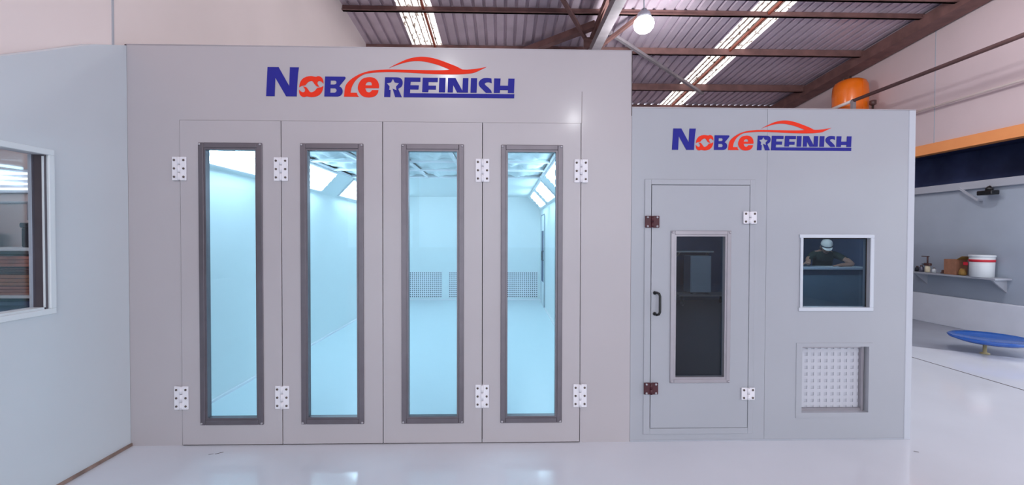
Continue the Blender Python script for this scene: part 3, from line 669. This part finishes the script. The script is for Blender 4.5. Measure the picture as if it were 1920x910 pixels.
MB().cyl((7.80, 5.55, 4.06), (7.80, 5.55, 4.38), .02).build('stem', 'screw_dark', gr); MB().lathe((7.80, 5.55, 4.42), [(.03, -.06), (.06, -.04), (.06, .04), (.03, .05)], 14).build('body', 'bottle_brown', gr)
rl = thing('guard_rail', (7.2, 2, 4.06), 'brown handrail running past the orange tank along the side wall', 'rail')
MB().cyl((7.2, 6.1, 4.375), (7.2, 5.36, 4.385), .032).build('rail_end', 'pipe_white', rl)
MB().cyl((7.2, 5.36, 4.385), (7.2, -6, 4.385), .034).build('rail_pipe', 'pipe_brown', rl)
MB().box(7.165, 7.235, 5.31, 5.37, 4.06, 4.39).build('post', 'steel_grey', rl)
for y in (1.8, -2.0): MB().beam((7.2, y, 4.37), (8.09, y, 4.37), .04, .04).build('wall_stay', 'pipe_brown', rl)
pp = thing('air_pipe', (7.98, 2, 3.98), 'thin white air pipe along the upper side wall', 'pipe')
MB().cyl((7.98, 8.9, 4.0), (7.98, -6, 4.0), .020).build('run', 'pipe_white', pp)
for y in (6, 2.2, -1): MB().box(7.96, 8.09, y-.02, y+.02, 3.97, 4.03).build('clip', 'rail_grey', pp)
# small black device under the rail
cl_ = thing('wall_device', (7.9, 3.5, 2.3), 'small black device hanging under the rail on the side wall', 'device')
MB().box(7.80, 7.94, 3.36, 3.58, 2.27, 2.34, .01).build('body', 'black_plastic', cl_); MB().lathe((7.87, 3.45, 2.34), [(.05, 0), (.045, .04), (.02, .07)], 12).build('dome', 'black_plastic', cl_)
MB().cyl((7.9, 3.5, 2.35), (7.94, 3.5, 2.42), .012).build('bracket', 'black_plastic', cl_)
st = MB().beam((7.93, 3.95, 2.43), (7.93, 3.66, 2.20), .03, .03); st.box(7.92, 8.0, 3.65, 3.68, 2.19, 2.23); st.build('wall_strut', 'rail_grey', None, label='short pale diagonal strut below the rail on the side wall', cat='strut')
sh = thing('wall_shelf', (7.85, 4, .9), 'long grey shelf on the lower side wall holding paint goods', 'shelf')
MB().box(7.72, 8.0, 3.22, 4.68, .905, .935, .003).build('board', 'rail_grey', sh)
for y in (3.3, 4.55): MB().poly([(8.0, y-.012, .905), (7.75, y-.012, .905), (8.0, y-.012, .70), (8.0, y+.012, .905), (7.75, y+.012, .905), (8.0, y+.012, .70)], [(0, 1, 2), (5, 4, 3), (0, 3, 4, 1), (1, 4, 5, 2), (2, 5, 3, 0)]).build('bracket', 'rail_grey', sh)
bk = thing('paint_bucket', (7.83, 3.50, .936), 'white paint bucket with a red band on the wall shelf', 'bucket')
MB().lathe((7.83, 3.50, .936), [(.135, 0), (.14, .005), (.15, .33), (.14, .335)], 28).build('body', 'bucket_white', bk)
MB().lathe((7.83, 3.50, .936), [(.146, .245), (.152, .247), (.1535, .285), (.147, .287)], 28).build('band', 'band_red', bk)
MB().lathe((7.83, 3.50, .936), [(.150, .325), (.157, .327), (.157, .350), (.150, .358), (.01, .358)], 28).build('lid', 'bucket_white', bk)
MB().box(7.695, 7.71, 3.60, 3.66, 1.12, 1.17).build('side_tag', 'band_red', bk)
cb = thing('carton', (7.86, 3.88, .936), 'brown open carton beside the paint bucket on the wall shelf', 'box')
MB().box(7.76, 7.97, 3.83, 4.03, .936, 1.20, .004).build('body', 'carton_brown', cb)
MB().poly([(7.76, 3.83, 1.20), (7.97, 3.83, 1.20), (7.97, 3.74, 1.26), (7.76, 3.74, 1.26), (7.76, 3.834, 1.196), (7.97, 3.834, 1.196), (7.97, 3.744, 1.256), (7.76, 3.744, 1.256)], [(0, 1, 2, 3), (7, 6, 5, 4), (0, 3, 7, 4), (1, 5, 6, 2), (3, 2, 6, 7)]).build('flap', 'mustard', cb)
rg = thing('mustard_rag', (7.80, 3.71, .936), 'crumpled mustard rag between carton and paint bucket', 'rag')
mb = MB()
for a in range(5): mb.lathe((7.78+.02*random.random(), 3.73+.008*a, .936), [(.02, 0), (.035+.01*random.random(), .02), (.035, .05+.03*random.random()), (.015, .09+.06*random.random())], 8)
mb.build('cloth', 'mustard', rg)
br_ = thing('small_knob', (7.84, 4.12, .936), 'tiny brown cap lying on the shelf left of the carton', 'cap')
MB().lathe((7.84, 4.12, .936), [(.03, 0), (.03, .02), (.018, .022), (.015, .06), (.005, .065)], 12).build('body', 'bottle_brown', br_)
def spray_gun(x, y, z, lb):
    t = thing('spray_gun', (x, y, z), lb, 'spray gun')
    MB().lathe((x, y, z), [(.03, 0), (.04, .01), (.04, .09), (.025, .12)], 12).build('cup', 'cream', t)
    MB().box(x-.03, x+.03, y-.06, y+.05, z+.12, z+.17, .01).build('gun_body', 'bottle_brown', t)
    MB().cyl((x, y, z+.17), (x, y, z+.29), .012).build('stem', 'bottle_brown', t)
    MB().box(x-.02, x+.02, y-.02, y+.10, z+.285, z+.30, .004).build('lever', 'bottle_brown', t)
    MB().cyl((x, y+.05, z+.145), (x, y+.10, z+.145), .02, .012).build('nozzle', 'bottle_grey', t)
spray_gun(7.83, 4.38, .936, 'upright brown spray gun with cream cup at the shelf end')
for (y, r, h, m_, lb) in ((4.50, .04, .12, 'bottle_grey', 'small grey bottle next to the spray gun on the shelf'), (4.58, .035, .10, 'charcoal', 'dark bottle at the far end of the wall shelf'), (4.27, .03, .09, 'bucket_white', 'tiny white jar tucked by the spray gun')):
    b = thing('bottle', (7.84, y, .936), lb, 'bottle', 'bottles on the wall shelf')
    MB().lathe((7.84, y, .936), [(r, 0), (r, h*.65), (r*.5, h*.8), (r*.5, h*.88)], 12).build('body', m_, b)
    MB().lathe((7.84, y, .936), [(r*.55, h*.86), (r*.55, h), (r*.3, h*1.02)], 10).build('stopper', 'bottle_brown', b)
# blue basin
ba = thing('blue_basin', (6.66, 2.37, 0), 'shallow round blue plastic basin on a short foot near the side wall', 'basin')
MB().lathe((6.66, 2.37, 0), [(.10, .14), (.30, .15), (.41, .19), (.425, .215), (.41, .225), (.36, .205), (.15, .185), (.01, .18)], 40).build('bowl', 'basin_blue', ba)
MB().lathe((6.55, 2.35, 0), [(.05, 0.002), (.05, .012), (.02, .025), (.02, .145)], 14).build('foot', 'brass_yellow', ba)

# ================================================================= INSIDE THE CABIN
ct = thing('counter', (5.3, 3.5, 0), 'blue-grey service counter behind the square cabin window', 'counter')
MB().box(4.2, 5.98, 3.40, 3.44, .006, 1.06).build('front_panel', 'counter_blue', ct)
MB().box(4.15, 6.0, 3.36, 3.86, 1.06, 1.09, .004).build('top', 'cabinet_white', ct)
for x in (4.2, 5.94): MB().box(x, x+.04, 3.44, 3.84, .006, 1.06).build('end_panel', 'counter_blue', ct)
MB().box(5.28, 5.80, 3.42, 3.72, 1.091, 1.097).build('paper_sheet', 'paper', None, label='white paper sheet on the counter under the leaning person', cat='paper')
# person leaning on the counter, head bowed, white cap
def skinned(name, verts, edges, m, parent, root=0, sub=2, regions=None):
    me = bpy.data.meshes.new(name); me.from_pydata([v[:3] for v in verts], edges, [])
    o = bpy.data.objects.new('tmp_body', me); COL.objects.link(o)
    o.modifiers.new('s', 'SKIN'); sk = me.skin_vertices[0].data
    for i, v in enumerate(verts):
        r = v[3]; sk[i].radius = r if isinstance(r, tuple) else (r, r)
    sk[root].use_root = True
    ss = o.modifiers.new('d', 'SUBSURF'); ss.levels = ss.render_levels = sub
    dg = bpy.context.evaluated_depsgraph_get(); dg.update()
    out = bpy.data.meshes.new_from_object(o.evaluated_get(dg)); bpy.data.objects.remove(o)
    out.name = name; out.materials.clear()
    names = [m] if regions is None else [r[0] for r in regions]
    for q in names: out.materials.append(MATS[q])
    for p in out.polygons:
        p.use_smooth = True
        if regions:
            c = p.center
            for k, (q, test) in enumerate(regions):
                if test(c): p.material_index = k; break
    return put(name, out, parent)
pe = thing('person', (5.46, 4.1, 0), 'person in dark green shirt and white cap leaning over the counter', 'person')
px_ = 5.46
V = [(px_, 4.12, .95, (.16, .11)), (px_, 4.08, 1.08, (.15, .10)), (px_, 4.00, 1.20, (.165, .10)), (px_, 3.93, 1.29, (.13, .08)), (px_, 3.88, 1.345, .052), (px_, 3.85, 1.375, .05),
     (px_-.17, 3.93, 1.285, .062), (px_-.25, 3.82, 1.19, .046), (px_-.27, 3.68, 1.135, .038), (px_-.30, 3.56, 1.150, .030), (px_-.33, 3.49, 1.158, .028),
     (px_+.17, 3.93, 1.275, .062), (px_+.30, 3.85, 1.19, .048), (px_+.33, 3.68, 1.135, .040), (px_+.20, 3.60, 1.130, .030), (px_+.13, 3.57, 1.125, .028),
     (px_-.10, 4.12, .88, .10), (px_-.11, 4.14, .50, .068), (px_-.11, 4.18, .10, .045), (px_-.11, 4.05, .045, .04),
     (px_+.10, 4.12, .88, .10), (px_+.11, 4.14, .50, .068), (px_+.11, 4.18, .10, .045), (px_+.11, 4.05, .045, .04)]
Ed = [(0, 1), (1, 2), (2, 3), (3, 4), (4, 5), (3, 6), (6, 7), (7, 8), (8, 9), (9, 10), (3, 11), (11, 12), (12, 13), (13, 14), (14, 15), (0, 16), (16, 17), (17, 18), (18, 19), (0, 20), (20, 21), (21, 22), (22, 23)]
def finger(base, dirs, r):   # appends a chain of three joints
    i = base
    p = Vector(V[base][:3])
    for d in dirs:
        p = p+Vector(d); V.append((p.x, p.y, p.z, r)); Ed.append((i, len(V)-1)); i = len(V)-1
for k, a in enumerate((-.027, -.009, .009, .027)):
    L_ = (.030, .036, .034, .026)[k]
    finger(10, [(-.02+a*.4, -.028+a*.2, a*.6), (-L_*.6, -L_*.8, -.006), (-L_*.4, -L_*.5, -.014)], .0085)
    finger(15, [(-.035, -.012+a, -.004), (-L_, -.006, -.006), (-L_*.7, -.002, -.010)], .0085)
finger(10, [(.028, -.018, -.004), (.012, -.030, -.008)], .0095); finger(15, [(-.006, -.040, .0), (-.026, -.020, -.006)], .0095)
skinned('body', V, Ed, 'shirt_green', pe, 0, 1, [('trousers', lambda c: c.z < .95), ('skin', lambda c: c.z > 1.335 or (abs(c.x-px_) > .235 and c.y < 3.84) or (c.y < 3.70)), ('shirt_green', lambda c: True)])
# head, bowed towards the window
hc = Vector((px_, 3.80, 1.415)); HM = Matrix.Translation(hc) @ Matrix.Rotation(math.radians(28), 4, 'X')
def head_mesh():
    bm = bmesh.new(); bmesh.ops.create_uvsphere(bm, u_segments=20, v_segments=14, radius=1.0)
    for v in bm.verts:
        x, y, z = v.co; j = 1.0-.22*max(0, -z)**1.5
        v.co = Vector((x*.078*j, y*.095*(1-.1*max(0, -z)), z*.118))
        if y < 0 and z < 0: v.co.y -= .008*max(0, -z)*(1-abs(x))
    def blob(c, s):
        r = bmesh.ops.create_uvsphere(bm, u_segments=8, v_segments=6, radius=1.0)
        for v in r['verts']: v.co = Vector((v.co.x*s[0], v.co.y*s[1], v.co.z*s[2]))+Vector(c)
    blob((0, -.098, -.022), (.014, .02, .024)); blob((-.079, .005, -.01), (.01, .02, .03)); blob((.079, .005, -.01), (.01, .02, .03))
    bmesh.ops.transform(bm, matrix=HM, verts=bm.verts[:]); me = bpy.data.meshes.new('head'); bm.to_mesh(me); bm.free()
    me.materials.append(MATS['skin']);
    for p in me.polygons: p.use_smooth = True
    return me
he = put('head', head_mesh(), pe)
def local(mb): bmesh.ops.transform(mb.bm, matrix=HM, verts=mb.bm.verts[:]); return mb
for s in (-1, 1): local(MB().lathe((s*.030, -.088, .0), [(.001, -.005), (.010, -.003), (.012, .0), (.010, .003), (.001, .005)], 10)).build('eye', 'hair', he)
local(MB().box(-.024, .024, -.098, -.088, -.060, -.052, .003)).build('mouth', 'hair', he)
local(MB().lathe((0, .012, -.05), [(.078, .0), (.083, .04), (.085, .075)], 18, ex=.98, ey=1.0)).build('hair', 'hair', he)
cp = thing('cap', tuple(hc), parent=pe)
local(MB().lathe((0, 0, 0), [(.083, .028), (.086, .045), (.083, .075), (.070, .105), (.045, .125), (.01, .133)], 20, ex=.98, ey=1.18)).build('crown', 'cap_white', cp)
local(MB().lathe((0, 0, 0), [(.0845, .022), (.088, .024), (.0885, .050), (.086, .052)], 20, ex=.98, ey=1.18)).build('cap_band', 'cap_grey', cp)
bmm = MB(); pts = []
for i in range(11):
    t = math.pi*(1.12+.76*i/10); pts.append((.082*math.cos(t), .098*math.sin(t), .030)); pts.append((.080*math.cos(t), .098*math.sin(t)-.07*math.sin(math.pi*i/10)**.6, .018))
n_ = len(pts); pts += [(x, y, z-.004) for x, y, z in pts]
fs = []
for i in range(10):
    a = 2*i; fs += [(a, a+2, a+3, a+1), (n_+a+1, n_+a+3, n_+a+2, n_+a), (a+1, a+3, n_+a+3, n_+a+1), (a, n_+a, n_+a+2, a+2)]
bmm.poly(pts, fs); local(bmm).build('brim', 'cap_white', cp)
pe.location = (5.60, 4.06, 0); pe.rotation_euler = (0, 0, math.radians(-26))     # turned towards the hall

wb = thing('work_trolley', (4.6, 6.5, 0), 'low steel trolley at the back seen through the cabin door pane', 'trolley')
MB().box(4.0, 5.3, 6.25, 6.75, .22, .26, .004).build('deck', 'steel_grey', wb)
for x in (4.1, 5.2):
    for y in (6.3, 6.7): MB().cyl((x-.02, y, .06), (x+.02, y, .06), .055, n=14).box(x-.02, x+.02, y-.02, y+.02, .06, .22).build('caster', 'charcoal', wb)
cbn = thing('white_cabinet', (4.55, 6.5, .26), 'pale metal cabinet standing on the low trolley', 'cabinet')
MB().box(4.31, 4.79, 6.35, 6.72, .30, 1.14, .006).build('body', 'cabinet_white', cbn)
MB().box(4.33, 4.77, 6.338, 6.35, .34, .72, .003).build('drawer', 'cabinet_white', cbn); MB().box(4.33, 4.77, 6.338, 6.35, .74, 1.12, .003).build('drawer', 'cabinet_white', cbn)
MB().box(4.36, 4.74, 6.36, 6.70, .26, .30).build('plinth', 'charcoal', cbn)
wsf = thing('bright_strip_board', (4.6, 6.9, 1.2), 'white board standing in for a bright strip of light above the cabinet', 'shelf')
MB().box(4.15, 5.05, 6.75, 7.1, 1.205, 1.235).build('board', 'window_white', wsf)  # white board takes the place of a thin reflected light strip
for x in (4.25, 4.95): MB().beam((x, 6.8, 1.205), (x, 7.09, 1.05), .03, .03).build('bracket', 'rail_grey', wsf)
cl2 = thing('added_cabin_light', (4.4, 2.75, 2.5), 'unseen tube light added to brighten the inside of the control cabin', 'light')  # hidden fill lamp, added so person and counter show through the pane
MB().box(3.85, 5.0, 2.70, 2.80, 2.49, 2.52, .003).build('housing', 'window_white', cl2)
MB().cyl((3.88, 2.75, 2.475), (4.97, 2.75, 2.475), .014, n=8).build('tube', 'cabin_fill_tube', cl2)
